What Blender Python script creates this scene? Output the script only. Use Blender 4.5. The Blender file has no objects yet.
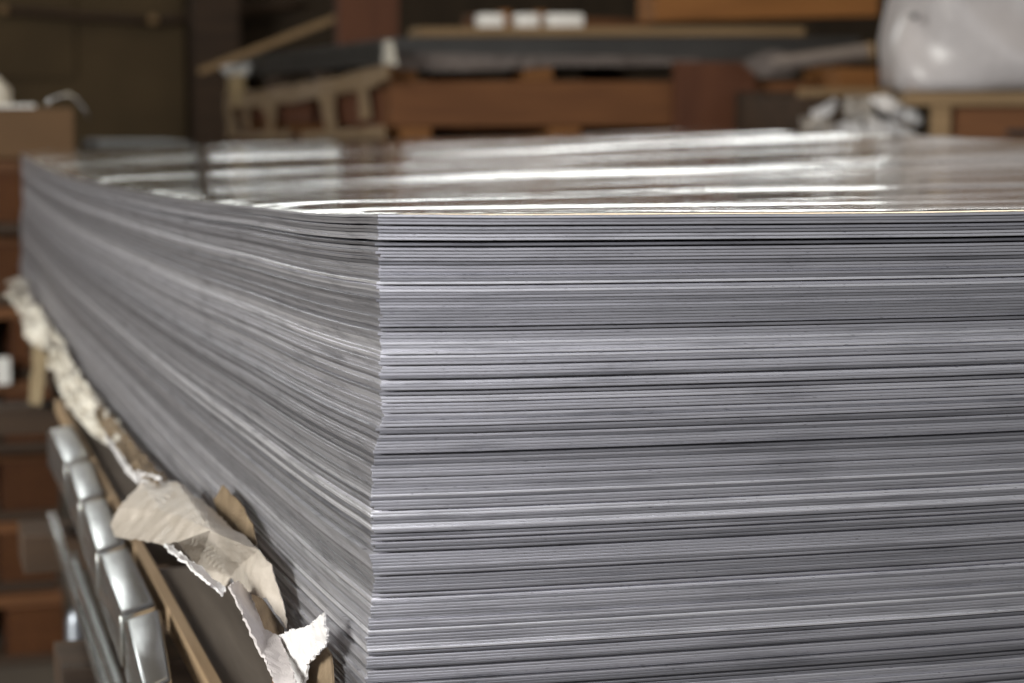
import bpy, bmesh, math, random
from mathutils import Vector, Matrix, noise
C = bpy.context.scene.collection
sc = bpy.context.scene
rnd = random.Random(7)

# ------------------------------------------------------------------ camera
F_PX = 2100.0
PITCH = math.atan(236.5 / F_PX)
YAW = math.atan(616 / math.hypot(F_PX, 236.5))
FW = Vector((math.sin(YAW)*math.cos(PITCH), math.cos(YAW)*math.cos(PITCH), -math.sin(PITCH)))
RT = Vector((math.cos(YAW), -math.sin(YAW), 0))
UP = RT.cross(FW)
CAM = Vector((-0.1815, -0.8120, 0.9930))
def ray(x, y): return FW + RT*((x-512)/F_PX) - UP*((y-341.5)/F_PX)
def onX(x, y, X): r = ray(x, y); return CAM + r*((X-CAM.x)/r.x)
def onY(x, y, Y): r = ray(x, y); return CAM + r*((Y-CAM.y)/r.y)
def onZ(x, y, Z): r = ray(x, y); return CAM + r*((Z-CAM.z)/r.z)
cd = bpy.data.cameras.new('camera'); cam = bpy.data.objects.new('camera', cd); C.objects.link(cam)
cam.location = CAM
cam.rotation_euler = (math.pi/2 - PITCH, 0, -YAW)
cd.sensor_width = 36; cd.lens = 36*F_PX/1024
cd.clip_start = 0.02; cd.clip_end = 100
cd.dof.use_dof = True; cd.dof.focus_distance = 0.91; cd.dof.aperture_fstop = 10.5; cd.dof.aperture_blades = 0
sc.camera = cam
sc.view_settings.view_transform = 'Standard'; sc.view_settings.look = 'None'
sc.view_settings.exposure = 0.0; sc.view_settings.gamma = 1; sc.view_settings.use_curve_mapping = False
sc.cycles.max_bounces = 8; sc.cycles.diffuse_bounces = 4; sc.cycles.glossy_bounces = 4
sc.cycles.sample_clamp_indirect = 6.0
sc.cycles.use_denoising = True

# ------------------------------------------------------------------ materials
def nt(name):
    m = bpy.data.materials.new(name); m.use_nodes = True
    n = m.node_tree; b = n.nodes['Principled BSDF']
    return m, n, b
def N(n, t, **k):
    o = n.nodes.new(t)
    for a, v in k.items():
        if a in o.inputs: o.inputs[a].default_value = v
        else: setattr(o, a, v)
    return o
def ramp(n, fac, stops):
    r = n.nodes.new('ShaderNodeValToRGB'); e = r.color_ramp.elements
    while len(e) < len(stops): e.new(0.5)
    for q, (p, c) in zip(e, stops): q.position = p; q.color = (*c, 1) if len(c) == 3 else c
    n.links.new(fac, r.inputs[0]); return r
def coords(n, scale, kind='Object'):
    tc = n.nodes.new('ShaderNodeTexCoord'); mp = n.nodes.new('ShaderNodeMapping')
    mp.inputs['Scale'].default_value = scale
    n.links.new(tc.outputs[kind], mp.inputs[0]); return mp.outputs[0]
def bump(n, b, h, strength, dist=0.001):
    u = N(n, 'ShaderNodeBump'); u.inputs['Strength'].default_value = strength; u.inputs['Distance'].default_value = dist
    n.links.new(h, u.inputs['Height']); n.links.new(u.outputs[0], b.inputs['Normal']); return u
def wood(name, c1, c2, axis='x', rough=0.75, sc_=1.0):
    m, n, b = nt(name)
    s = {'x': (1.5, 22, 22), 'y': (22, 1.5, 22), 'z': (22, 22, 1.5)}[axis]
    v = coords(n, tuple(q*sc_ for q in s))
    t = N(n, 'ShaderNodeTexNoise', Scale=2.0, Detail=5.0, Roughness=0.6); n.links.new(v, t.inputs['Vector'])
    r = ramp(n, t.outputs['Fac'], [(0.3, c1), (0.7, c2)])
    oi = n.nodes.new('ShaderNodeObjectInfo')
    hs = N(n, 'ShaderNodeHueSaturation'); mr = N(n, 'ShaderNodeMapRange'); mr.inputs['To Min'].default_value = 0.75; mr.inputs['To Max'].default_value = 1.2
    n.links.new(oi.outputs['Random'], mr.inputs[0]); n.links.new(mr.outputs[0], hs.inputs['Value'])
    n.links.new(r.outputs[0], hs.inputs['Color']); n.links.new(hs.outputs[0], b.inputs['Base Color'])
    b.inputs['Roughness'].default_value = rough
    bump(n, b, t.outputs['Fac'], 0.4, 0.002)
    return m
def plain(name, c, rough=0.6, metal=0.0, var=0.15, scale=12):
    m, n, b = nt(name)
    v = coords(n, (1, 1, 1)); t = N(n, 'ShaderNodeTexNoise', Scale=float(scale), Detail=4.0); n.links.new(v, t.inputs['Vector'])
    r = ramp(n, t.outputs['Fac'], [(0.3, tuple(q*(1-var) for q in c)), (0.7, tuple(min(1, q*(1+var)) for q in c))])
    n.links.new(r.outputs[0], b.inputs['Base Color'])
    b.inputs['Roughness'].default_value = rough; b.inputs['Metallic'].default_value = metal
    bump(n, b, t.outputs['Fac'], 0.2, 0.002)
    return m

# cut edge of the sheets: matt grey metal, each sheet a slightly different tone, small dark smudges
def edge_material():
    m, n, b = nt('sheet_edge_metal')
    oi = n.nodes.new('ShaderNodeObjectInfo')
    r = ramp(n, oi.outputs['Random'], [(0.0, (0.24, 0.238, 0.26)), (0.45, (0.47, 0.465, 0.50)), (0.8, (0.58, 0.575, 0.62)), (1.0, (0.88, 0.875, 0.92))])
    v = coords(n, (5, 5, 90)); t = N(n, 'ShaderNodeTexNoise', Scale=3.0, Detail=6.0, Roughness=0.65); n.links.new(v, t.inputs['Vector'])
    s = ramp(n, t.outputs['Fac'], [(0.28, (0.55, 0.55, 0.56)), (0.5, (1, 1, 1)), (0.75, (1.0, 1.0, 1.0))])
    v2 = coords(n, (60, 60, 500)); t2 = N(n, 'ShaderNodeTexNoise', Scale=4.0, Detail=3.0); n.links.new(v2, t2.inputs['Vector'])
    s2 = ramp(n, t2.outputs['Fac'], [(0.26, (0.35, 0.34, 0.36)), (0.36, (1, 1, 1))])
    mx = N(n, 'ShaderNodeMix', data_type='RGBA', blend_type='MULTIPLY'); mx.inputs[0].default_value = 1
    n.links.new(r.outputs[0], mx.inputs[6]); n.links.new(s.outputs[0], mx.inputs[7])
    m2 = N(n, 'ShaderNodeMix', data_type='RGBA', blend_type='MULTIPLY'); m2.inputs[0].default_value = 1
    n.links.new(mx.outputs[2], m2.inputs[6]); n.links.new(s2.outputs[0], m2.inputs[7])
    n.links.new(m2.outputs[2], b.inputs['Base Color'])
    b.inputs['Metallic'].default_value = 0.75; b.inputs['Roughness'].default_value = 0.38
    bump(n, b, t2.outputs['Fac'], 0.08, 0.0003)
    return m
def top_material():
    m, n, b = nt('sheet_face_metal')
    v = coords(n, (1, 1, 1))
    tc = n.nodes.new('ShaderNodeTexCoord'); mp = n.nodes.new('ShaderNodeMapping'); mp.inputs['Rotation'].default_value = (0, 0, math.radians(-24)); mp.inputs['Scale'].default_value = (1.1, 5.0, 1)
    n.links.new(tc.outputs['Object'], mp.inputs[0])
    w = N(n, 'ShaderNodeTexNoise', Scale=0.75, Detail=2.0, Roughness=0.45); n.links.new(mp.outputs[0], w.inputs['Vector'])
    mp2 = n.nodes.new('ShaderNodeMapping'); mp2.inputs['Rotation'].default_value = (0, 0, math.radians(-12)); mp2.inputs['Scale'].default_value = (3, 14.0, 1)
    n.links.new(tc.outputs['Object'], mp2.inputs[0])
    w2 = N(n, 'ShaderNodeTexNoise', Scale=3.0, Detail=4.0, Roughness=0.6); n.links.new(mp2.outputs[0], w2.inputs['Vector'])
    dust = N(n, 'ShaderNodeTexNoise', Scale=380.0, Detail=1.0); n.links.new(v, dust.inputs['Vector'])
    dz = N(n, 'ShaderNodeTexNoise', Scale=9.0, Detail=3.0); n.links.new(v, dz.inputs['Vector'])
    dm = N(n, 'ShaderNodeMath', operation='MULTIPLY_ADD'); dm.inputs[1].default_value = 0.35; n.links.new(dz.outputs['Fac'], dm.inputs[0]); n.links.new(dust.outputs['Fac'], dm.inputs[2])
    dr = ramp(n, dm.outputs[0], [(0.86, (0, 0, 0)), (0.90, (1, 1, 1))])
    col = ramp(n, w2.outputs['Fac'], [(0.35, (0.58, 0.53, 0.48)), (0.65, (0.82, 0.80, 0.77))])
    mx = N(n, 'ShaderNodeMix', data_type='RGBA'); n.links.new(dr.outputs[0], mx.inputs[0])
    n.links.new(col.outputs[0], mx.inputs[6]); mx.inputs[7].default_value = (0.95, 0.95, 0.93, 1)
    n.links.new(mx.outputs[2], b.inputs['Base Color'])
    inv = N(n, 'ShaderNodeMath', operation='MULTIPLY_ADD'); inv.inputs[1].default_value = -0.8; inv.inputs[2].default_value = 0.90
    n.links.new(dr.outputs[0], inv.inputs[0]); n.links.new(inv.outputs[0], b.inputs['Metallic'])
    rr = ramp(n, w2.outputs['Fac'], [(0.35, (0.04,)*3), (0.7, (0.10,)*3)])
    n.links.new(rr.outputs[0], b.inputs['Roughness'])
    ad = N(n, 'ShaderNodeMath', operation='MULTIPLY_ADD'); ad.inputs[1].default_value = 0.035
    n.links.new(w2.outputs['Fac'], ad.inputs[0]); n.links.new(w.outputs['Fac'], ad.inputs[2])
    bump(n, b, ad.outputs[0], 1.0, 0.024)
    return m
def paper_material(name, c1, c2, rough=0.65):
    m, n, b = nt(name)
    v = coords(n, (1, 1, 1)); t = N(n, 'ShaderNodeTexNoise', Scale=60.0, Detail=6.0, Roughness=0.6); n.links.new(v, t.inputs['Vector'])
    r = ramp(n, t.outputs['Fac'], [(0.3, c1), (0.7, c2)]); n.links.new(r.outputs[0], b.inputs['Base Color'])
    b.inputs['Roughness'].default_value = rough
    bump(n, b, t.outputs['Fac'], 0.45, 0.002)
    return m
M_EDGE, M_TOP = edge_material(), top_material()
M_KRAFT = paper_material('kraft_paper', (0.38, 0.335, 0.285), (0.54, 0.485, 0.43), 0.38)
M_KRAFT_D = paper_material('brown_board', (0.15, 0.105, 0.062), (0.24, 0.175, 0.11), 0.7)
M_WHITEPAP = paper_material('torn_white_paper', (0.62, 0.60, 0.60), (0.82, 0.81, 0.82), 0.6)
M_FRAY = paper_material('frayed_paper', (0.50, 0.45, 0.37), (0.80, 0.77, 0.70), 0.7)
M_STRIP = wood('tan_wood', (0.28, 0.19, 0.11), (0.42, 0.30, 0.19), 'y')
M_DECK = wood('weathered_wood', (0.10, 0.08, 0.065), (0.20, 0.165, 0.135), 'y')
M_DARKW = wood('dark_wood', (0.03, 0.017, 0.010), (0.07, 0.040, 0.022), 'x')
M_BROWNW = wood('brown_wood', (0.10, 0.037, 0.012), (0.185, 0.074, 0.024), 'x')
M_ORANGEW = wood('orange_wood', (0.19, 0.075, 0.018), (0.32, 0.135, 0.038), 'x')
M_TANW = wood('pale_wood', (0.23, 0.145, 0.070), (0.38, 0.25, 0.13), 'x')
M_REDW = wood('red_wood', (0.10, 0.033, 0.014), (0.165, 0.058, 0.024), 'z')
M_SILVER = plain('satin_steel', (0.74, 0.75, 0.74), 0.22, 0.92, 0.05, 20)
M_STEEL = plain('blue_steel', (0.30, 0.32, 0.36), 0.4, 0.9, 0.2, 9)
M_BAG = paper_material('white_plastic_film', (0.52, 0.485, 0.49), (0.60, 0.565, 0.57), 0.3)
M_WHITE = plain('white_foam', (0.85, 0.84, 0.82), 0.6, 0, 0.04)
M_CARD = plain('cardboard', (0.13, 0.070, 0.030), 0.8, 0, 0.12, 7)
M_WALL = wood('wall_boards', (0.035, 0.024, 0.014), (0.065, 0.044, 0.026), 'z', 0.9, 0.25)
M_WALLP = plain('wall_panel', (0.10, 0.068, 0.034), 0.9, 0, 0.2, 3)
M_FLOOR = plain('floor_concrete', (0.10, 0.085, 0.07), 0.85, 0, 0.25, 4)
M_CEIL = plain('ceiling_boards', (0.30, 0.27, 0.24), 0.9, 0, 0.1, 3)
M_BLACK = plain('black_steel', (0.02, 0.02, 0.02), 0.5, 0.3, 0.1)

# ------------------------------------------------------------------ helpers
def link(name, bm, mat, parent=None, smooth=False):
    me = bpy.data.meshes.new(name); bm.normal_update(); bm.to_mesh(me); bm.free()
    o = bpy.data.objects.new(name, me); C.objects.link(o)
    for q in (mat if isinstance(mat, (list, tuple)) else [mat]): me.materials.append(q)
    if smooth:
        for p in me.polygons: p.use_smooth = True
    if parent: o.parent = parent
    return o
def tag(o, label, cat, group=None, kind=None):
    o['label'] = label; o['category'] = cat
    if group: o['group'] = group
    if kind: o['kind'] = kind
    return o
def struct(o): o['kind'] = 'structure'; return o
def thing(name, label, cat, loc, rotz=0, group=None):
    o = bpy.data.objects.new(name, None); C.objects.link(o); o.location = loc; o.rotation_euler = (0, 0, rotz)
    o.empty_display_size = 0.05
    return tag(o, label, cat, group)
def dup(root, loc, label=None, rotz=None):
    r = root.copy(); C.objects.link(r); r.location = loc
    if rotz is not None: r.rotation_euler = (0, 0, rotz)
    if label: r['label'] = label
    for ch in list(root.children):
        c = ch.copy(); C.objects.link(c); c.parent = r
        for g in list(ch.children):
            d = g.copy(); C.objects.link(d); d.parent = c
    return r
def box(bm, x0, x1, y0, y1, z0, z1, bev=0.0):
    r = bmesh.ops.create_cube(bm, size=1)
    for v in r['verts']:
        v.co = Vector((x0+(v.co.x+.5)*(x1-x0), y0+(v.co.y+.5)*(y1-y0), z0+(v.co.z+.5)*(z1-z0)))
    if bev:
        es = list({e for v in r['verts'] for e in v.link_edges})
        bmesh.ops.bevel(bm, geom=es, offset=bev, segments=2, affect='EDGES', profile=0.6)
    return bm
def mbox(name, x0, x1, y0, y1, z0, z1, mat, parent=None, bev=0.002):
    return link(name, box(bmesh.new(), x0, x1, y0, y1, z0, z1, bev), mat, parent)
def plank(name, a, b, w, h, mat, parent=None, bev=0.002):
    """a board from a to b (centres of its ends), w wide, h high"""
    a, b = Vector(a), Vector(b); d = b-a; L = d.length
    bm = box(bmesh.new(), 0, L, -w/2, w/2, -h/2, h/2, bev)
    q = d.to_track_quat('X', 'Z').to_matrix().to_4x4()
    bmesh.ops.transform(bm, matrix=Matrix.Translation(a) @ q, verts=bm.verts)
    return link(name, bm, mat, parent)
def tube_bm(pts, rad, seg=10, cap=True):
    bm = bmesh.new(); rings = []
    pts = [Vector(p) for p in pts]
    for i, p in enumerate(pts):
        t = (pts[min(i+1, len(pts)-1)] - pts[max(i-1, 0)]).normalized()
        s = t.cross(Vector((0, 0, 1)) if abs(t.z) < .9 else Vector((1, 0, 0))).normalized(); u = s.cross(t)
        r = rad[i] if isinstance(rad, (list, tuple)) else rad
        rings.append([bm.verts.new(p + s*r*math.cos(2*math.pi*k/seg) + u*r*math.sin(2*math.pi*k/seg)) for k in range(seg)])
    for a, b in zip(rings, rings[1:]):
        for k in range(seg): bm.faces.new((a[k], a[(k+1) % seg], b[(k+1) % seg], b[k]))
    if cap: bm.faces.new(rings[0][::-1]); bm.faces.new(rings[-1])
    return bm
def paper(name, pts, faces, mat, cuts=3, amp=0.003, freq=40, thick=0.0005, parent=None, rag=0.0, seed=0, smooth=0.35):
    """crumpled paper: pts are world points, faces index them; subdivided, creased by noise and given thickness"""
    bm = bmesh.new(); vs = [bm.verts.new(p) for p in pts]
    for f in faces: bm.faces.new([vs[i] for i in f])
    bmesh.ops.triangulate(bm, faces=[f for f in bm.faces if len(f.verts) > 4])
    for _ in range(cuts):
        bmesh.ops.subdivide_edges(bm, edges=bm.edges[:], cuts=1, use_grid_fill=True)
        if smooth: bmesh.ops.smooth_vert(bm, verts=[v for v in bm.verts if not v.is_boundary], factor=smooth, use_axis_x=True, use_axis_y=True, use_axis_z=True)
    bm.normal_update(); off = Vector((seed*3.1, seed*1.7, seed))
    mv = []
    for v in bm.verts:
        n = noise.noise(v.co*freq+off)*amp + (0.5-abs(noise.noise(v.co*freq*2.3+off)))*amp*0.7 + noise.noise(v.co*freq*5+off)*amp*.10
        d = v.normal*n
        if rag and v.is_boundary: d += noise.noise_vector(v.co*freq*9+off)*rag
        mv.append((v, d))
    for v, d in mv: v.co += d
    o = link(name, bm, mat, parent)
    s = o.modifiers.new('thickness', 'SOLIDIFY'); s.thickness = thick; s.offset = 0
    return o

# ------------------------------------------------------------------ the near stack of sheets
LS, WS, ZT, H = 2.5, 1.06, 0.950, 0.2135
def lerp_table(x, t):
    for (a, va), (b, vb) in zip(t, t[1:]):
        if x <= b: return va+(vb-va)*max(0, (x-a)/(b-a))
    return t[-1][1]
def interp(x, t):
    n = len(t)
    for i in range(1, n):
        if x <= t[i][0] or i == n-1:
            (a, va), (b, vb) = t[i-1], t[i]; h = b-a; u = max(0, min(1, (x-a)/h))
            m0 = (vb-t[i-2][1])/(b-t[i-2][0]) if i > 1 else (vb-va)/h
            m1 = (t[i+1][1]-va)/(t[i+1][0]-a) if i < n-1 else (vb-va)/h
            return (2*u**3-3*u*u+1)*va+(u**3-2*u*u+u)*h*m0+(-2*u**3+3*u*u)*vb+(u**3-u*u)*h*m1
WL = [(-.1, 0.001), (0, 0), (.075, -.0036), (.168, -.0072), (.3155, -.0112), (.51, -.0172), (.785, -.0236), (1.193, -.0307), (1.55, -.0357), (1.866, -.0362), (2.16, -.0345), (2.433, -.0310), (2.6, -.027)]
WF = [(-.1, 0), (0, 0), (.055, -.0012), (.136, -.0020), (.229, -.0030), (.30, -.0030), (.6, -.004), (1.2, -.0)]
def warp(x, y):
    t = max(0, min(1, x/1.05))
    return interp(y, WL)*(1-t)**0.82 + interp(x, WF)*max(0, 1-y/1.2)
def front_offset(z):      # how far the corner of each sheet is shifted along X, stepped as in the stack
    t = (ZT - z)/0.2055
    return lerp_table(t, [(0, 0), (.40, .0008), (.415, 0), (.45, -.0014), (.49, -.0034), (.6, -.0038), (.72, -.0028), (.80, -.0050), (.86, -.0062), (1, -.0066)])
def sheet(i, zt, th, dx, dy, gapf, top=False):
    nx, ny = (56, 110) if top else (7, 26)
    if top: xs = [WS*k/nx for k in range(nx+1)]; ys = [LS*k/ny for k in range(ny+1)]
    else: xs = [WS*(k/12)**1.3 for k in range(13)]; ys = [LS*(k/40)**1.25 for k in range(41)]
    nx = len(xs)-1; ny = len(ys)-1
    bm = bmesh.new(); T = {}; B = {}
    e = 0.00005
    def lump(x, y):
        if not top: return 0
        z = (noise.noise(Vector((x*1.3+.5*y, y*2.6, 3.3)))+.8)*0.0035*min(1, (LS-y)/.5)*min(1, y/.5)*min(1, x/.3)
        z += (noise.noise(Vector((x*2+y, y*9, 9.3)))+.8)*0.0009*min(1, y/.10)*min(1, x/.05)
        u = min(1, max(0, y/.07)); z += .0013*(u*(2-u))*min(1, x/.03)
        k = max(0, (y-(LS-.08))/.08)                       # the far edge curls up a little
        z += 0.003*k*k*(1/(1+math.exp(-(x-.27)*60)))*(1/(1+math.exp((x-.50)*60)))
        return z
    for a, x in enumerate(xs):
        for b, y in enumerate(ys):
            bx = a in (0, nx); by = b in (0, ny)
            ix = (e if a == 0 else -e if a == nx else 0); iy = (e if b == 0 else -e if b == ny else 0)
            w = zt + warp(x+dx, y+dy) + lump(x, y) - gapf(x+dx, y+dy)
            T[a, b] = bm.verts.new((x+ix+dx, y+iy+dy, w)); B[a, b] = bm.verts.new((x+ix+dx, y+iy+dy, w-th))
    for a in range(nx):
        for b in range(ny):
            f = bm.faces.new((T[a, b], T[a+1, b], T[a+1, b+1], T[a, b+1])); f.material_index = int(top); f.smooth = True
            bm.faces.new((B[a, b], B[a, b+1], B[a+1, b+1], B[a+1, b]))
    ring = [(a, 0) for a in range(nx)] + [(nx, b) for b in range(ny)] + [(a, ny) for a in range(nx, 0, -1)] + [(0, b) for b in range(ny, 0, -1)]
    U, V = [], []
    for a, b in ring:
        t_, b_ = T[a, b].co, B[a, b].co
        o = Vector(((-e if a == 0 else e if a == nx else 0), (-e if b == 0 else e if b == ny else 0), 0))
        U.append(bm.verts.new(t_.lerp(b_, .22)+o)); V.append(bm.verts.new(t_.lerp(b_, .78)+o))
    n = len(ring)
    for k in range(n):
        j = (k+1) % n; p, q = ring[k], ring[j]
        bm.faces.new((T[p], U[k], U[j], T[q])); bm.faces.new((U[k], V[k], V[j], U[j])); bm.faces.new((V[k], B[p], B[q], V[j]))
    bmesh.ops.recalc_face_normals(bm, faces=bm.faces[:])
    return link('metal_sheet', bm, [M_EDGE, M_TOP])
plan = []; z = ZT
while z > ZT - H:
    t = (ZT - z)/H
    th = 0.00113
    g = .000128 + .00002*rnd.random() + (rnd.uniform(.00035, .00085) if rnd.random() < .19 else 0) + (.0003*rnd.random() if t < .09 else 0)
    if not plan: g = .00035
    plan.append((z, th, g)); z -= th + g
ZB = z; tone = .5
for i, (z, th, g) in enumerate(plan):
    gp = plan[i-1][2] if i else 0
    am = .16*min(g, gp); ph, fr = rnd.random()*6.28, rnd.uniform(1.5, 5)
    gf = (lambda x, y, am=am, ph=ph, fr=fr: -am*math.sin(ph+fr*(x+y*.7)))
    dx = front_offset(z) + rnd.gauss(0, .00030) + (rnd.choice((-1, 1))*.0010 if rnd.random() < .12 else 0)
    dy = rnd.gauss(0, .00022) + (.0010 if rnd.random() < .08 else 0)
    if i == 0: dx = dy = 0
    o = sheet(i, z, th, dx, dy, gf, top=(i == 0))
    if i == 0: tag(o, 'glossy wavy top sheet of the large metal stack, mirroring white streaks', 'metal sheet')
    else: tag(o, 'thin flat grey metal sheet packed in the big front stack under its glossy top sheet', 'metal sheet', 'grey metal sheets packed in the big front stack')
print('SHEETS', i, 'bottom', ZB)

# ------------------------------------------------------------------ pallet under the stack
pal = thing('wooden_pallet', 'weathered wooden pallet under the large metal stack, with a tan board along its side', 'pallet', (0, 0, .61))
def P(name, *a, **k):      # part of a thing standing at a location: build in world then re-base
    o = mbox(name, *a, **k); return o
def rebase(o, root):
    loc = root.location
    for v in o.data.vertices: v.co -= loc
    o.parent = root; return o
ygap0 = onZ(154, 568, .695).y; ygap1 = onZ(160, 540, .695).y
for (y0, y1) in ((0.0, ygap0), (ygap1, 1.30), (1.36, 2.5)):
    for k in range(7):
        x0 = (-.0295 if y0 < 1.3 else 0.0) + k*.15
        rebase(mbox('deck_board', x0, x0+.144, y0, y1, .677, .695, M_DECK), pal)
rebase(mbox('side_board', -.038, -.0305, -.02, 1.32, .686, .700, M_STRIP, bev=.001), pal)
for x in (.005, .48, .98):
    rebase(mbox('stringer', x, x+.06, 0, 2.5, .61, .6765, M_DARKW), pal)
# dunnage between pallet and stack
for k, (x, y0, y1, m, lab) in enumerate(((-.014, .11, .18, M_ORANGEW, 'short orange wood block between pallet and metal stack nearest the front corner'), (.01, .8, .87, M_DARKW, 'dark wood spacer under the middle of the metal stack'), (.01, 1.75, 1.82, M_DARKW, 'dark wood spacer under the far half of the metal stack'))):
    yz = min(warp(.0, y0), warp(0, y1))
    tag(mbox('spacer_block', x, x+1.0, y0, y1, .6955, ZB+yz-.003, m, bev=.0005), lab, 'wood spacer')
# bearers and the crate below
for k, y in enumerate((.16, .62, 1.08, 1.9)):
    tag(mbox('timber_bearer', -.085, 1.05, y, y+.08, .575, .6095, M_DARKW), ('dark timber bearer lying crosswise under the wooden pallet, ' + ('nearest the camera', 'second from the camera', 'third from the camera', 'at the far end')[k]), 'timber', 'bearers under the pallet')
cr = thing('wooden_crate', 'dark wooden crate on the floor carrying the pallet and the metal stack', 'crate', (.12, .1, 0))
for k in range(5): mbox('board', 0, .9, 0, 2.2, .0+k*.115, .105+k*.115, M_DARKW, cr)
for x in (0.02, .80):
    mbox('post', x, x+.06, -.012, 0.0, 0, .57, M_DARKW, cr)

# ------------------------------------------------------------------ row of silver casings and long profiles left of the pallet
ZS = .703
quads = [[(124,620),(160,607),(172,677),(141,689)], [(98,555),(128,545),(156,602),(120,613)], [(80,503),(106,496),(126,541),(96,551)], [(66,465),(92,459),(104,492),(79,500)], [(47,429),(72,424),(90,455),(65,463)]]
words = ('closest to the camera', 'second from the camera', 'third from the camera', 'fourth from the camera', 'farthest from the camera')
for q, w in zip(quads, words):
    pts = [onZ(x, y, ZS) for x, y in q]
    c = sum(pts, Vector())/4
    bm = bmesh.new()
    T = [bm.verts.new(p-c) for p in pts]; Bv = [bm.verts.new(p-c-Vector((0, 0, .034))) for p in pts]
    bm.faces.new(T); bm.faces.new(Bv[::-1])
    for k in range(4): bm.faces.new((T[k], Bv[k], Bv[(k+1) % 4], T[(k+1) % 4]))
    bmesh.ops.recalc_face_normals(bm, faces=bm.faces[:])
    bmesh.ops.bevel(bm, geom=[e for e in bm.edges], offset=.003, segments=4, affect='EDGES', profile=.5)
    o = link('steel_casing', bm, M_SILVER, smooth=True); o.location = c
    tag(o, 'rounded satin silver metal casing in the row beside the pallet, ' + w, 'metal casing', 'silver casings beside the pallet')
def profile(a, b, lab, w=.007, h=.010):
    a, b = Vector(a), Vector(b); d = (b-a); L = d.length
    bm = bmesh.new(); sec = [(-w/2, 0), (-w/2, h), (-w/2+.002, h), (-w/2+.002, .002), (w/2-.002, .002), (w/2-.002, h), (w/2, h), (w/2, 0)]
    q = d.to_track_quat('X', 'Z')
    r0 = [bm.verts.new(q @ Vector((0, u, v))) for u, v in sec]; r1 = [bm.verts.new(q @ Vector((L, u, v))) for u, v in sec]
    for k in range(8): bm.faces.new((r0[k], r0[(k+1) % 8], r1[(k+1) % 8], r1[k]))
    bm.faces.new(r0[::-1]); bm.faces.new(r1); bmesh.ops.recalc_face_normals(bm, faces=bm.faces[:])
    o = link('steel_channel', bm, M_SILVER); o.location = a
    return tag(o, lab, 'steel profile', 'steel channels under the silver casings')
def long_line(p1, p2, Z):
    a, b = onZ(*p1, Z), onZ(*p2, Z); d = (b-a).normalized(); return a + d*.0, b - Vector((0, 0, 0)) + d*.42
a, b = long_line((51, 503), (111, 683), .634); profile(a-Vector((0,0,.018)), b-Vector((0,0,.018)), 'thin bright steel channel, outer one below the silver casings')
a, b = long_line((71, 541), (123, 683), .652); profile(a-Vector((0,0,.018)), b-Vector((0,0,.018)), 'thin bright steel channel, inner one directly below the silver casings')

q = onZ(76, 606, .50)
bm = tube_bm([(0, 0, 0), (0, 0, .25), (0, 0, .485), (0, 0, .494), (0, 0, .499)], [.011, .011, .011, .008, .003], 20)
o = link('steel_post', bm, M_STEEL, smooth=True); o.location = (q.x, q.y, 0)
tag(o, 'short grey steel post with rounded top standing left of the bright channels', 'post')
# ------------------------------------------------------------------ torn packing paper
def pp(l): return [onX(x, y, (X-.009 if X > -.02 else X-.003)) for x, y, X in l]
flap = pp([(111,525,-.060),(120,509,-.056),(142,484,-.040),(175,480,-.014),(201,502,-.013),(231,529,-.012),(260,550,-.013),      # 0-6 upper outline
           (116,537,-.062),(162,544,-.052),(178,542,-.046),(197,566,-.026),(221,591,-.018),                                       # 7-11 lower outline
           (165,512,-.042),(212,530,-.038),(231,577,-.020),(246,592,-.015),(252,570,-.021),(272,565,-.008),(284,604,-.005),(287,628,-.005),(268,598,-.010)])
paper('kraft_flap', flap, [(0,7,12),(0,12,1),(1,12,2),(2,12,3),(3,12,13),(3,13,4),(7,8,12),(8,9,12),(12,9,13),(9,10,13),(4,13,5),(13,10,14),(10,11,14),(13,14,6),(5,13,6),(14,16,6),(14,15,16),(16,20,17),(16,17,6),(15,20,16),(17,20,18),(18,20,19)], M_KRAFT, cuts=4, amp=.0017, freq=34, rag=.0007, seed=2, smooth=.20)
tag(bpy.data.objects['kraft_flap'], 'large crumpled kraft paper flap torn open and folded out over the pallet edge', 'packing paper')
t = paper('kraft_tongue', pp([(223,485,-.003),(214,500,-.004),(219,520,-.005),(240,541,-.006),(258,546,-.006),(253,524,-.003),(240,502,-.002)]), [(0,1,2,6),(2,3,5,6),(3,4,5)], M_KRAFT_D, cuts=3, amp=.0008, freq=50, rag=.0004, seed=5)
tag(t, 'small pointed brown paper tongue standing up against the sheet edges above the kraft flap', 'packing paper')
rt = thing('torn_carton_edge', 'torn cardboard edge with ragged white inner layer at the near bottom corner of the stack', 'cardboard', onX(290, 660, -.02))
def child_paper(*a, **k):
    o = paper(*a, **k)
    for v in o.data.vertices: v.co -= rt.location
    o.parent = rt; return o
child_paper('outer_layer', pp([(229,585,-.034),(238,581,-.028),(250,594,-.020),(262,628,-.016),(280,637,-.014),(292,668,-.016),(300,700,-.018),(282,700,-.030),(262,655,-.033),(244,618,-.034)]),
            [(0,1,9),(1,2,9),(2,3,8,9),(3,4,8),(4,5,8),(5,7,8),(5,6,7)], paper_material('carton_lilac', (.50,.46,.46), (.62,.58,.575)), cuts=4, amp=.0011, freq=70, rag=.0008, thick=.0012, seed=8)
child_paper('white_layer', pp([(279,636,-.013),(292,630,-.012),(306,627,-.011),(324,613,-.009),(328,636,-.008),(322,650,-.008),(308,664,-.010),(303,690,-.012),(290,700,-.016),(287,668,-.014)]),
            [(0,1,9),(1,2,6,9),(2,3,4,5),(2,5,6),(6,7,9),(7,8,9)], M_WHITEPAP, cuts=4, amp=.0012, freq=90, rag=.0011, thick=.0010, seed=11)
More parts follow.
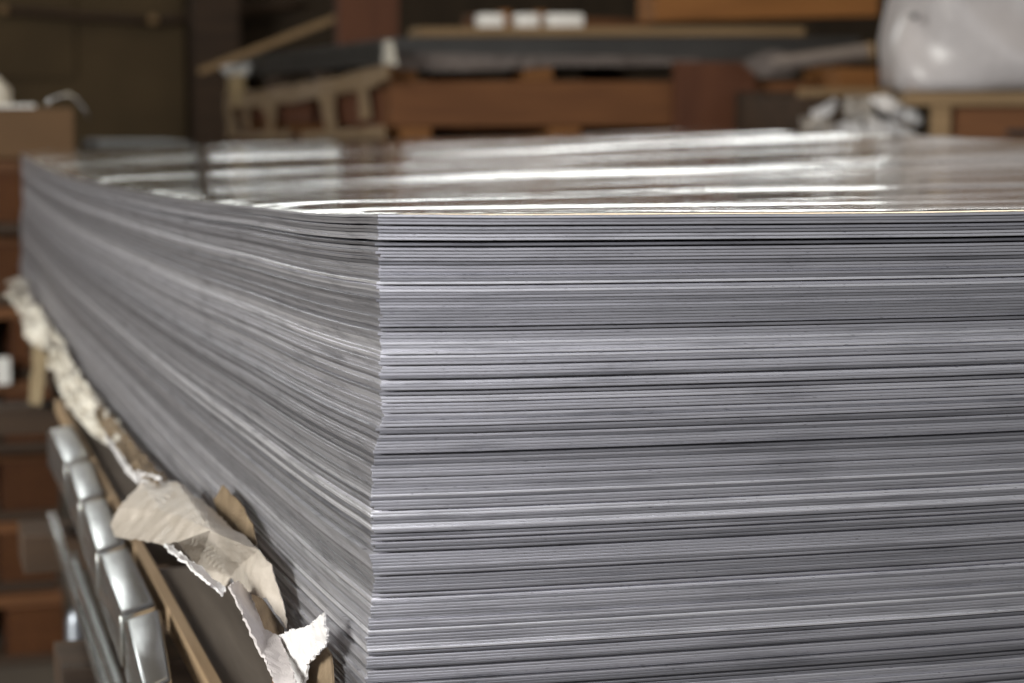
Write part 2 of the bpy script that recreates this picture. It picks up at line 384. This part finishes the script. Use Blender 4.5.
child_paper('brown_layer', pp([(322,640,-.004),(330,655,-.003),(336,700,-.003),(300,700,-.008),(304,664,-.007)]), [(0,1,4),(1,2,3,4)], M_KRAFT_D, cuts=3, amp=.0008, freq=60, rag=.0005, thick=.001, seed=12)
child_paper('shadowed_fold', pp([(246,590,-.010),(262,598,-.006),(284,628,-.006),(284,642,-.010),(262,632,-.011)]), [(0,1,4),(1,2,3,4)], paper_material('painted_shade_board', (.06,.04,.025), (.11,.075,.045)), cuts=3, amp=.0008, freq=60, seed=14)  # near-black brown paints in the shade of the torn hole
def fray(name, up, lo, lab, mat=M_FRAY, amp=.004, seed=1, rag=.003, cuts=3):
    n = len(up); pts = pp([(x, y, X-.004 if len(up) > 4 else X) for x, y, X in up+lo])
    o = paper(name, pts, [(k, k+1, n+k+1, n+k) for k in range(n-1)], mat, cuts=cuts, amp=amp, freq=55, rag=rag, seed=seed, thick=.0012, smooth=.1)
    return tag(o, lab, 'packing paper')
fray('torn_paper_edge', [(100,404,-.004),(112,418,-.004),(128,436,-.004),(146,456,-.004),(168,480,-.004)], [(94,412,-.014),(103,432,-.02),(122,456,-.022),(138,474,-.028),(158,484,-.03)],
     'frayed brown paper edge between the kraft flap and the white torn strip', M_KRAFT_D, .003, 3, .002)
fray('torn_paper_strip', [(47,318,-.003),(60,341,-.003),(76,370,-.003),(92,392,-.003),(108,411,-.003),(126,432,-.003)], [(50,342,-.02),(50,368,-.026),(62,398,-.028),(78,418,-.026),(98,436,-.024),(118,450,-.014)],
     'crumpled off-white torn paper strip along the lower left stack edge', M_FRAY, .012, 4, .005)
fray('torn_paper_tuft', [(24,276,-.003),(32,296,-.003),(43,315,-.003),(53,332,-.003),(60,344,-.003)], [(8,281,-.04),(14,300,-.035),(24,322,-.03),(30,345,-.028),(46,350,-.02)],
     'off-white torn paper tuft sticking out at the far left end of the stack', M_FRAY, .014, 6, .007)
fray('torn_paper_scrap', [(136,470,-.03),(146,474,-.028),(160,476,-.026)], [(138,480,-.034),(146,488,-.034),(158,486,-.028)], 'small bright white torn scrap at the top of the kraft flap', M_WHITEPAP, .003, 7, .002)
fray('torn_paper_sliver', [(104,432,-.028),(118,450,-.030),(128,466,-.032),(138,477,-.034)], [(106,438,-.032),(116,456,-.034),(127,472,-.036),(137,484,-.036)], 'thin white ragged rim of torn paper over the pallet deck', M_WHITEPAP, .002, 8, .0015)
fray('torn_paper_fringe', [(164,544,-.050),(180,551,-.047),(196,563,-.042),(212,576,-.036),(226,588,-.032)], [(166,547,-.052),(180,556,-.049),(194,569,-.045),(209,583,-.040),(222,596,-.034)], 'white ragged fringe along the lower torn edge of the kraft flap', M_WHITEPAP, .002, 9, .0015)
t = paper('hanging_paper_strap', pp([(33,342,-.02),(47,344,-.018),(44,380,-.02),(40,406,-.022),(30,404,-.024),(31,375,-.022)]), [(0,1,2,5),(5,2,3,4)], paper_material('tan_paper', (.30,.22,.13), (.42,.33,.20)), cuts=3, amp=.003, freq=30)
tag(t, 'tan paper strap hanging down below the torn paper at the far left of the stack', 'paper strap')

# ------------------------------------------------------------------ the room
struct(mbox('floor', -6, 9, -7, 8.3, -.1, 0, M_FLOOR, bev=0))
wb = struct(mbox('wall_back', -6, 9, 8.0, 8.2, 0, 1.76, M_WALL, bev=0))
WX = onY(201, 60, 8.0).x
for x0, x1, z0, z1 in ((-6, 9, 3.70, 4.6), (-6, -1.3, 2.80, 3.70), (1.3, 9, 2.80, 3.70), (-6, 9, 2.26, 2.80), (-6, .12, 1.76, 2.26), (WX-.05, WX, 1.76, 2.26), (7.5, 9, 1.76, 2.26)):
    mbox('wall_section', x0, x1, 8.0, 8.2, z0, z1, M_WALL, wb, bev=0)
struct(mbox('wall_left', -6.2, -6, -7, 8.3, 0, 4.6, M_WALL, bev=0))
struct(mbox('wall_right', 9, 9.2, -7, 8.3, 0, 4.6, M_WALL, bev=0))
struct(mbox('ceiling', -6.2, 9.2, -7, 8.3, 4.6, 4.7, M_CEIL, bev=0))
def emis(name, c, s):
    m = bpy.data.materials.new(name); m.use_nodes = True; n = m.node_tree; n.nodes.clear()
    e = n.nodes.new('ShaderNodeEmission'); e.inputs[0].default_value = (*c, 1); e.inputs[1].default_value = s
    o = n.nodes.new('ShaderNodeOutputMaterial'); n.links.new(e.outputs[0], o.inputs[0]); return m
M_SKYWIN = emis('daylight_pane', (.97, 1.0, .99), 4.2)
w = struct(mbox('window_1', WX, 7.5, 8.10, 8.11, 1.76, 2.26, M_SKYWIN, bev=0))
struct(mbox('casing_glow_panel', -1.3, 1.3, 8.10, 8.11, 2.80, 3.70, emis('casing_glow', (.97, 1.0, .99), 4.6), bev=0))  # glowing panel added high up so the casing tops mirror something bright
struct(mbox('streak_glow_panel', .12, WX-.05, 8.10, 8.11, 1.76, 2.26, emis('streak_glow', (.9, .93, .9), 2.2), bev=0))  # dimmer glowing panel added to brighten the left part of the top sheet
# wall panelling seen in the picture
o = struct(mbox('trim_1', -3, onY(75, 60, 7.97).x, 7.94, 7.99, onY(40, 78, 7.97).z, 1.50, M_WALLP)); 
struct(mbox('trim_2', -3, onY(185, 60, 7.97).x, 7.965, 7.998, 0, 1.52, M_WALLP))
struct(mbox('pillar', onY(192, 60, 7.6).x, onY(238, 60, 7.6).x, 7.55, 7.7, 0, 1.62, M_DARKW))
def pole(name, p1, p2, Y1, Y2, r, mat, lab, cat):
    a, b = onY(*p1, Y1), onY(*p2, Y2)
    pts = [a.lerp(b, k/8)+Vector((0, 0, noise.noise(Vector((k*.7, 1, 2)))*.004)) for k in range(9)]
    return tag(link(name, tube_bm(pts, r, 12), mat, smooth=True), lab, cat)
first_pipe = pole('wall_pipe', (-40, 6), (155, 21), 7.9, 7.9, .018, M_DARKW, 'dark pipe running along the back wall from the left edge to the joint', 'pipe')
pole('wall_pipe', (155, 21), (300, 2), 7.9, 7.9, .018, M_DARKW, 'dark pipe along the back wall from the joint towards the red panel', 'pipe')
for px, py in ((3, 10), (153, 20)):
    bm = bmesh.new(); bmesh.ops.create_uvsphere(bm, u_segments=16, v_segments=10, radius=.021)
    o = link('pipe_joint', bm, M_TANW, first_pipe, smooth=True); o.location = onY(px, py, 7.88)
a, b = onY(200, 72, 5.6), onY(372, 4, 5.2)
tag(plank('wooden_lath', a, b, .015, .02, M_TANW), 'thin pale wooden lath sloping up over the far sheet bundle', 'lath')

# ------------------------------------------------------------------ far sheet bundle on timbers
PX, PY, PZ = .839, 3.62, 1.136
fb_top = PZ
def tilt(x): return .010*(x-PX)
bm0 = box(bmesh.new(), 0, 1.10, 0, 2.2, -.0033, 0, .0004)
far = link('metal_sheet', bm0, plain('far_sheet_metal', (.105, .10, .095), .45, .5, .15, 5))
tag(far, 'grey metal sheet in the raised bundle behind the front stack', 'metal sheet', 'metal sheets in the far raised bundle')
for k in range(15):
    o = far if k == 0 else far.copy()
    if k: C.objects.link(o)
    o.location = (PX+rnd.uniform(-.004, .004), PY+rnd.uniform(-.004, .004), PZ-k*.0037)
    o.rotation_euler = (0, -.010, 0)
zb = PZ-15*.0037
bw = thing('bundle_wrapping', 'torn tan packing paper hanging from the left side of the far sheet bundle', 'packing paper', (PX, PY, zb))
M_TANP = paper_material('tan_wrap', (.24, .155, .085), (.38, .27, .16))
def wrap_part(name, l, faces, mat=M_TANP, X=PX-.022, seed=1, amp=.011):
    o = paper(name, [onX(x, y, X) for x, y in l], faces, mat, cuts=3, amp=amp, freq=9, thick=.003, rag=.006, seed=seed, smooth=.1)
    for v in o.data.vertices: v.co -= bw.location
    o.parent = bw
wrap_part('paper_band', [(224,94),(260,90),(300,84),(340,76),(388,64),(388,78),(372,88),(340,94),(318,98),(270,106),(226,108)], [(0,1,9,10),(1,2,8,9),(2,3,7,8),(3,4,5,6),(3,6,7)], seed=1)
for k, l in enumerate([[(224,104),(232,104),(238,136),(228,138)], [(318,96),(332,94),(336,136),(328,136)], [(355,84),(366,82),(368,118),(360,120)], [(258,100),(276,98),(272,112),(262,112)], [(238,134),(290,130),(290,139),(238,141)], [(300,132),(384,126),(386,139),(300,140)], [(268,108),(275,108),(272,132),(268,132)], [(242,106),(248,106),(250,130),(246,130)]]):
    wrap_part('paper_strip', l, [(0,1,2,3)], seed=k+3, amp=.006)
wrap_part('paper_cap', [(220,66),(248,64),(246,74),(226,76)], [(0,1,2,3)], M_WHITE, seed=20, X=PX-.024)
wrap_part('paper_post', [(226,74),(244,74),(242,106),(228,106)], [(0,1,2,3)], paper_material('yellow_tan', (.45,.32,.16), (.6,.45,.25)), seed=21, X=PX-.023)
wrap_part('paper_corner', [(384,44),(392,40),(398,64),(384,66)], [(0,1,2,3)], M_FRAY, seed=22, X=PX-.020)
# crumpled grey wrap sagging under the front of the far sheets
t = paper('sagging_wrap', [onY(x, y, PY-.012) for x, y in [(392,52),(450,54),(520,56),(600,56),(700,58),(700,64),(640,66),(560,66),(500,70),(440,72),(394,68)]], [(0,1,9,10),(1,2,8,9),(2,3,7,8),(3,4,5,6),(3,6,7)], paper_material('grey_wrap', (.10,.08,.07), (.18,.15,.14)), cuts=3, amp=.006, freq=10, thick=.002)
tag(t, 'grey-brown wrapping sagging along the front under the far sheet bundle', 'packing paper')
fp = thing('timber_support', 'stacked brown timber beams carrying the far sheet bundle', 'timber support', (PX, PY, 0))
fp_m = [('spacer', 0.0, .058, zb-.034, zb, M_ORANGEW), ('spacer', .30, .365, zb-.034, zb, M_ORANGEW), ('spacer', .72, .80, zb-.034, zb, M_REDW), ('spacer', 1.0, 1.07, zb-.034, zb, M_ORANGEW)]
for nme, x0, x1, z0, z1, m in fp_m:
    mbox(nme, x0, x1, 0.0, .09, z0, z1-.001, m, fp)
    for y in (.8, 1.5, 2.1): mbox(nme, x0, x1, y, y+.09, z0, z1-.001, M_DARKW, fp)
z1 = zb-.035
mbox('front_beam', .0, 1.10, 0, .09, z1-.10, z1, M_BROWNW, fp, bev=.004)
for y in (.8, 1.5, 2.1): mbox('cross_beam', 0, 1.10, y, y+.09, z1-.10, z1, M_REDW, fp, bev=.004)
mbox('side_panel', .0, .02, .1, 2.1, z1-.10, z1-.01, M_REDW, fp)
for x in (.02, .36, .70, 1.0): mbox('foot_block', x, x+.07, 0, 2.2, z1-.125, z1-.101, M_ORANGEW, fp)
mbox('lower_beam', 0, 1.10, 0.01, 2.2, z1-.30, z1-.126, M_REDW, fp, bev=.004)
for k in range(4): mbox('plank_layer', 0, 1.12, .02, 2.2, .01+k*.16, .15+k*.16, M_DARKW, fp)
tag(mbox('red_board', onY(676, 62, PY-.04).x, onY(755, 62, PY-.04).x, PY-.045, PY-.015, .02, onY(700, 62, PY-.04).z, M_REDW), 'upright red-brown board leaning on the front of the far timbers', 'board')
# things lying on the far bundle
tb = onY(600, 30, PY+.12)
b1 = tag(plank('pale_board', (onY(416, 30, PY+.1).x, PY+.12, PZ+.0155), (onY(800, 20, PY+.1).x, PY+.12, PZ+.0255), .10, .020, M_TANW), 'long pale wooden board lying on top of the far sheet bundle', 'board')
for k, (xa, xb, w) in enumerate(((478, 501, 'leftmost'), (515, 536, 'middle'), (546, 580, 'widest and rightmost'))):
    p = onY(xa, 20, PY+.12); q = onY(xb, 20, PY+.12)
    f = (p.x+q.x)/2; z0 = PZ+.0258+.0205*.0+(f-onY(416,30,PY+.1).x)*.0118
    bm = box(bmesh.new(), -(q.x-p.x)/2, (q.x-p.x)/2, -.03, .03, 0, .030, .005)
    bmesh.ops.subdivide_edges(bm, edges=bm.edges[:], cuts=1)
    o = link('foam_block', bm, M_WHITE, smooth=True); o.location = (f, PY+.12, z0)
    tag(o, 'small white foam block on the pale board, the ' + w + ' of the three', 'foam block', 'white blocks on the pale board')
p = onY(640, 12, PY+.75); q = onY(884, 4, PY+.6)
tag(plank('orange_beam', (p.x, PY+.7, PZ+.105), (q.x, PY+.7, PZ+.125), .14, .075, M_ORANGEW, bev=.004), 'thick orange-brown timber beam lying across the back of the far bundle', 'timber beam')
tag(plank('brown_beam', (onY(470, 5, PY+1.1).x, PY+1.1, PZ+.075), (onY(650, 2, PY+1.1).x, PY+1.15, PZ+.065), .12, .05, M_BROWNW), 'brown timber piece behind the white foam blocks', 'timber beam')
for k, (xx, lab) in enumerate(((505, 'small tan post behind the gap between the first two foam blocks'), (540, 'small tan post behind the gap before the widest foam block'))):
    c = onY(xx, 12, PY+.3); tag(mbox('wood_stub', c.x-.012, c.x+.012, PY+.29, PY+.32, PZ+.004, PZ+.075, M_ORANGEW), lab, 'wood piece')
c0 = onY(362, 20, 4.6); c1 = onY(425, 20, 4.6)
tag(mbox('red_board', c0.x, c1.x, 4.9, 4.96, PZ-.0+.01, PZ+.34, M_REDW), 'upright dark red panel standing behind the left corner of the far bundle', 'panel')
c0 = onY(790, 0, 5); tag(mbox('white_carton', c0.x-.10, c0.x+.10, PY+.66, PY+.74, PZ+.163, PZ+.26, M_WHITE), 'white carton standing behind the orange beam', 'carton')
# paper roll on the right
a, b = onY(762, 66, 3.42), onY(868, 52, 3.35)
rl = thing('cardboard_tube', 'grey cardboard tube with pale round end lying beside the far bundle', 'tube', a)
o = link('tube_body', tube_bm([Vector(), (b-a)], .018, 20), paper_material('tube_grey', (.13,.10,.09), (.20,.17,.15)), rl, smooth=False)
d = (b-a).normalized(); link('end_cap', tube_bm([(b-a), (b-a)+d*.012], .020, 20), M_TANW, rl)
tag(mbox('wooden_box', a.x-.05, b.x-.06, 3.31, 3.45, .0, a.z-.055, M_DARKW), 'dark wooden box stack below the grey tube', 'wooden box')
tag(mbox('orange_block', onY(828, 66, 3.4).x, onY(866, 66, 3.4).x, 3.34, 3.42, a.z-.0545, b.z-.034, M_ORANGEW), 'orange wood block under the grey cardboard tube', 'wood block')
t = paper('grey_wrap_lump', [onY(x, y, 3.40) for x, y in [(742,62),(770,50),(800,56),(800,68),(790,76),(760,78)]], [(0,1,2,3),(0,3,4,5)], paper_material('lump_grey', (.12,.10,.09), (.19,.16,.15)), cuts=3, amp=.012, freq=12, thick=.006)
tag(t, 'crumpled grey paper lump at the left end of the cardboard tube', 'packing paper')

# ------------------------------------------------------------------ right: crate with white wrapped parcel
CY = 2.78
x0 = onY(906, 98, CY).x; xr = x0+.75
zt = onY(960, 92, CY).z; zh = onY(960, 106, CY).z
ct = thing('wooden_crate', 'pale framed wooden crate under the white wrapped parcel', 'crate', (x0, CY, 0), math.radians(-20))
mbox('top_board', 0, xr-x0, 0, .6, zh, zt, M_TANW, ct)
l0 = onY(929, 120, CY).x-x0; l1 = onY(946, 120, CY).x-x0
mbox('leg', l0, l1, .0, .04, 0, zh-.001, M_TANW, ct); mbox('leg', xr-x0-.04, xr-x0, 0, .04, 0, zh-.001, M_TANW, ct)
mbox('leg', l0, l1, .55, .59, 0, zh-.001, M_TANW, ct)
mbox('side_panel', l1, xr-x0-.04, .02, .035, .02, zh-.002, M_BROWNW, ct)
mbox('handle_slot', .19, .27, .014, .0195, zh-.055, zh-.043, M_BLACK, ct)
# parcel
def parcel():
    bm = bmesh.new(); bmesh.ops.create_cube(bm, size=1)
    w, d, h = .62, .40, .34
    for v in bm.verts: v.co = Vector((v.co.x*w*(1 if v.co.z < 0 else .95), v.co.y*d, (v.co.z+.5)*h))
    ve = [e for e in bm.edges if abs(e.verts[0].co.z-e.verts[1].co.z) > .1 and e.verts[0].co.x < 0 and e.verts[0].co.y < 0]
    bmesh.ops.bevel(bm, geom=ve, offset=.05, segments=1, affect='EDGES')
    bmesh.ops.subdivide_edges(bm, edges=[e for e in bm.edges if e.calc_length() > .1], cuts=3, use_grid_fill=True)
    bmesh.ops.triangulate(bm, faces=bm.faces[:])
    bm.normal_update(); q = random.Random(5)
    for v in bm.verts:
        if v.co.z > .01: v.co += Vector((q.uniform(-.02, .02), q.uniform(-.028, .028), q.uniform(-.015, .015)))
    bmesh.ops.subdivide_edges(bm, edges=bm.edges[:], cuts=2, use_grid_fill=True)
    for _ in range(1): bmesh.ops.smooth_vert(bm, verts=bm.verts[:], factor=.4, use_axis_x=True, use_axis_y=True, use_axis_z=True)
    bm.normal_update()
    mv = [(v, v.normal*(.5-abs(noise.noise(v.co*14)))*.010) for v in bm.verts if v.co.z > .02]
    for v, d in mv: v.co += d
    return bm
pr = math.radians(-21); pbl = onY(898, 92, CY+.0)
pc = thing('wrapped_parcel', 'large white film-wrapped parcel sitting on the pale crate at the right', 'parcel', (pbl.x+.31*math.cos(pr)-.20*math.sin(pr), pbl.y+.31*math.sin(pr)+.20*math.cos(pr), zt+.001), pr)
link('parcel_film', parcel(), M_BAG, pc, smooth=True)
h_ = Matrix.Rotation(-pr, 3, 'Z') @ (onY(917, 15, CY-.06)-pc.location)
bm = bmesh.new(); bmesh.ops.create_uvsphere(bm, u_segments=12, v_segments=8, radius=.007); o = link('hole', bm, M_BLACK, pc, smooth=True); o.location = Vector((h_.x, -.205, h_.z))
tag(mbox('short_board', onY(818, 92, 2.95).x, onY(888, 92, 2.95).x, 2.93, 3.05, onY(850, 97, 2.95).z, onY(850, 88, 2.95).z, M_TANW), 'short pale board on top of the crumpled white film', 'board')
for k, (l, lab) in enumerate((
  ([(872,98),(886,94),(918,112),(926,118),(920,124),(896,120),(880,110)], 'bright curved strip of white film hanging under the parcel corner'),
  ([(812,112),(838,98),(842,104),(828,118),(816,120)], 'small white film scrap at the left of the film heap'),
  ([(836,124),(858,120),(868,140),(868,150),(834,150),(832,138)], 'crumpled white film lump low at the left of the film heap'),
  ([(870,116),(900,124),(922,138),(924,150),(868,150),(866,130)], 'wrinkled white film spread at the bottom of the film heap'),
  ([(800,118),(826,116),(832,124),(830,150),(800,150)], 'grey-white film fold beside the red-brown timber'),
  ([(846,98),(872,96),(872,122),(850,124),(842,112)], 'dull grey film fold between the bright strips'))):
    YY = 2.86+.03*(k % 3)
    o = paper('plastic_film', [onY(x, y, YY) for x, y in l], [tuple(range(len(l)))], M_WHITEPAP if k < 4 else paper_material('dull_film', (.28,.25,.22), (.42,.39,.36)), cuts=4, amp=.022, freq=22, thick=.0015, seed=k+30, smooth=.1, rag=.004)
    tag(o, lab, 'plastic film')
tag(mbox('timber_box', onY(796, 140, 3.0).x, onY(868, 140, 3.0).x, 2.97, 3.28, 0, onY(850, 98, 2.95).z, M_DARKW), 'dark wooden box behind the crumpled white film', 'wooden box')

# ------------------------------------------------------------------ left: carton on a pile of pallets
LY = 2.95
xr = onY(74, 130, LY).x; zc = onY(40, 108, LY).z; zl = .90
def pallet():
    t = thing('wooden_pallet', '', 'pallet', (0, 0, 0), group='pallets piled at the left')
    for x in (-1.1, -.55, -.1): mbox('block', x, x+.10, 0, .9, .019, .105, M_REDW, t)
    mbox('block', -.10, 0, 0, .9, .019, .105, M_ORANGEW, t)
    for k in range(3): mbox('bottom_board', -1.1, 0, k*.4, k*.4+.1, 0, .018, M_DARKW, t)
    for k in range(6): mbox('top_board', -1.1, 0, k*.155, k*.155+.125, .106, .126, M_BROWNW, t)
    return t
ord_ = ('lowest, on the floor', 'second from the floor', 'third from the floor', 'fourth from the floor', 'fifth from the floor', 'second from the top', 'topmost, carrying the carton')
p0 = pallet()
for k in range(7):
    o = p0 if k == 0 else dup(p0, (0, 0, 0))
    o.location = (xr-.03+rnd.uniform(-.02, .02), LY+rnd.uniform(-.02, .02), k*.1285)
    o['label'] = 'brown wooden pallet in the pile at the left, ' + ord_[k]
cb = thing('carton', 'brown cardboard box with white sheet on top, standing on the pallet pile', 'carton', (xr, LY, .9005))
cb_h = zc-.9005
mbox('carton_body', -.45, 0, 0, .35, 0, cb_h-.003, M_CARD, cb)
mbox('flap', -.45, 0, 0, .17, cb_h-.0029, cb_h, M_CARD, cb, bev=0)
tag(mbox('white_paper', xr-.45, xr-.065, LY-.004, LY+.2, zc+.0005, zc+.006, M_WHITE), 'thin white padded sheet on top of the cardboard box at the left', 'paper')
pts = [onY(44, 107, LY), onY(50, 101, LY), onY(60, 97, LY), onY(68, 95, LY), onY(76, 99, LY), onY(84, 108, LY), onY(91, 119, LY)]
bm = bmesh.new(); rows = []
for p in pts: rows.append((bm.verts.new(p+Vector((0, 0, .003))), bm.verts.new(p+Vector((0, .03, .003)))))
for a, b in zip(rows, rows[1:]): bm.faces.new((a[0], b[0], b[1], a[1]))
o = link('steel_strap', bm, M_SILVER, smooth=True); s = o.modifiers.new('t', 'SOLIDIFY'); s.thickness = .004
tag(o, 'shiny curved steel strap arching over the corner of the cardboard box', 'strap')
c = onY(5, 371, LY-.03); tag(mbox('white_patch', c.x-.016, c.x+.010, LY-.034, LY-.026, c.z-.024, c.z+.024, M_WHITE, bev=.003), 'bright white patch on the pallet pile at the left edge', 'tag')  # small flat white box on the front of the pile
bm = tube_bm([onY(-14, 112, LY+.1), onY(-12, 90, LY+.1), onY(-18, 66, LY+.1)], [.045, .04, .008], 16); tag(link('tan_sack', bm, M_FRAY, smooth=True), 'pale tan sack top standing on the carton at the left edge', 'sack')
tag(mbox('timber_block', onY(790, 140, 2.9).x, onY(925, 140, 2.9).x-.12, 2.80, 2.955, 0, onY(850, 148, 2.88).z, M_DARKW), 'low dark timber block carrying the crumpled white film', 'wood block')
g = thing('sheet_pile', 'low grey pile of metal sheets far behind the left end of the stack', 'metal sheets', (onY(100, 145, 5.2).x, 5.2, 0))
mbox('sheets', 0, .26, 0, .6, .72, onY(120, 143, 5.2).z, plain('dull_steel', (.10,.10,.10), .6, .3), g); mbox('base', 0, .26, 0, .6, 0, .7195, M_DARKW, g)

# ------------------------------------------------------------------ light
def area(name, loc, target, sx, sy, power, color):
    l = bpy.data.lights.new(name, 'AREA'); l.shape = 'RECTANGLE'; l.size = sx; l.size_y = sy; l.energy = power; l.color = color
    o = bpy.data.objects.new(name, l); C.objects.link(o); o.location = loc
    o.rotation_euler = (Vector(target)-Vector(loc)).to_track_quat('-Z', 'Y').to_euler(); return o
area('front_fill_lamp', (.35, -4.4, 1.35), (.1, 0, .9), 1.0, .9, 32, (.95, .95, 1.0))  # unseen lamp added in front, placed for the gradient on the front face
area('left_fill_lamp', (-3.3, -1.0, 2.1), (0, .3, .85), 2.0, 1.4, 240, (1.0, .99, .93))  # added lamp out of view, brightens the left face of the stack
area('overhead_fill_lamp', (1.5, 2.6, 4.5), (1.5, 2.6, 0), 3.0, 3.0, 52, (1.0, .86, .66))  # added warm lamp below the closed ceiling, fills the far background
w = bpy.data.worlds.new('world'); sc.world = w; w.use_nodes = True
w.node_tree.nodes['Background'].inputs[0].default_value = (.9, .95, 1, 1); w.node_tree.nodes['Background'].inputs[1].default_value = .28
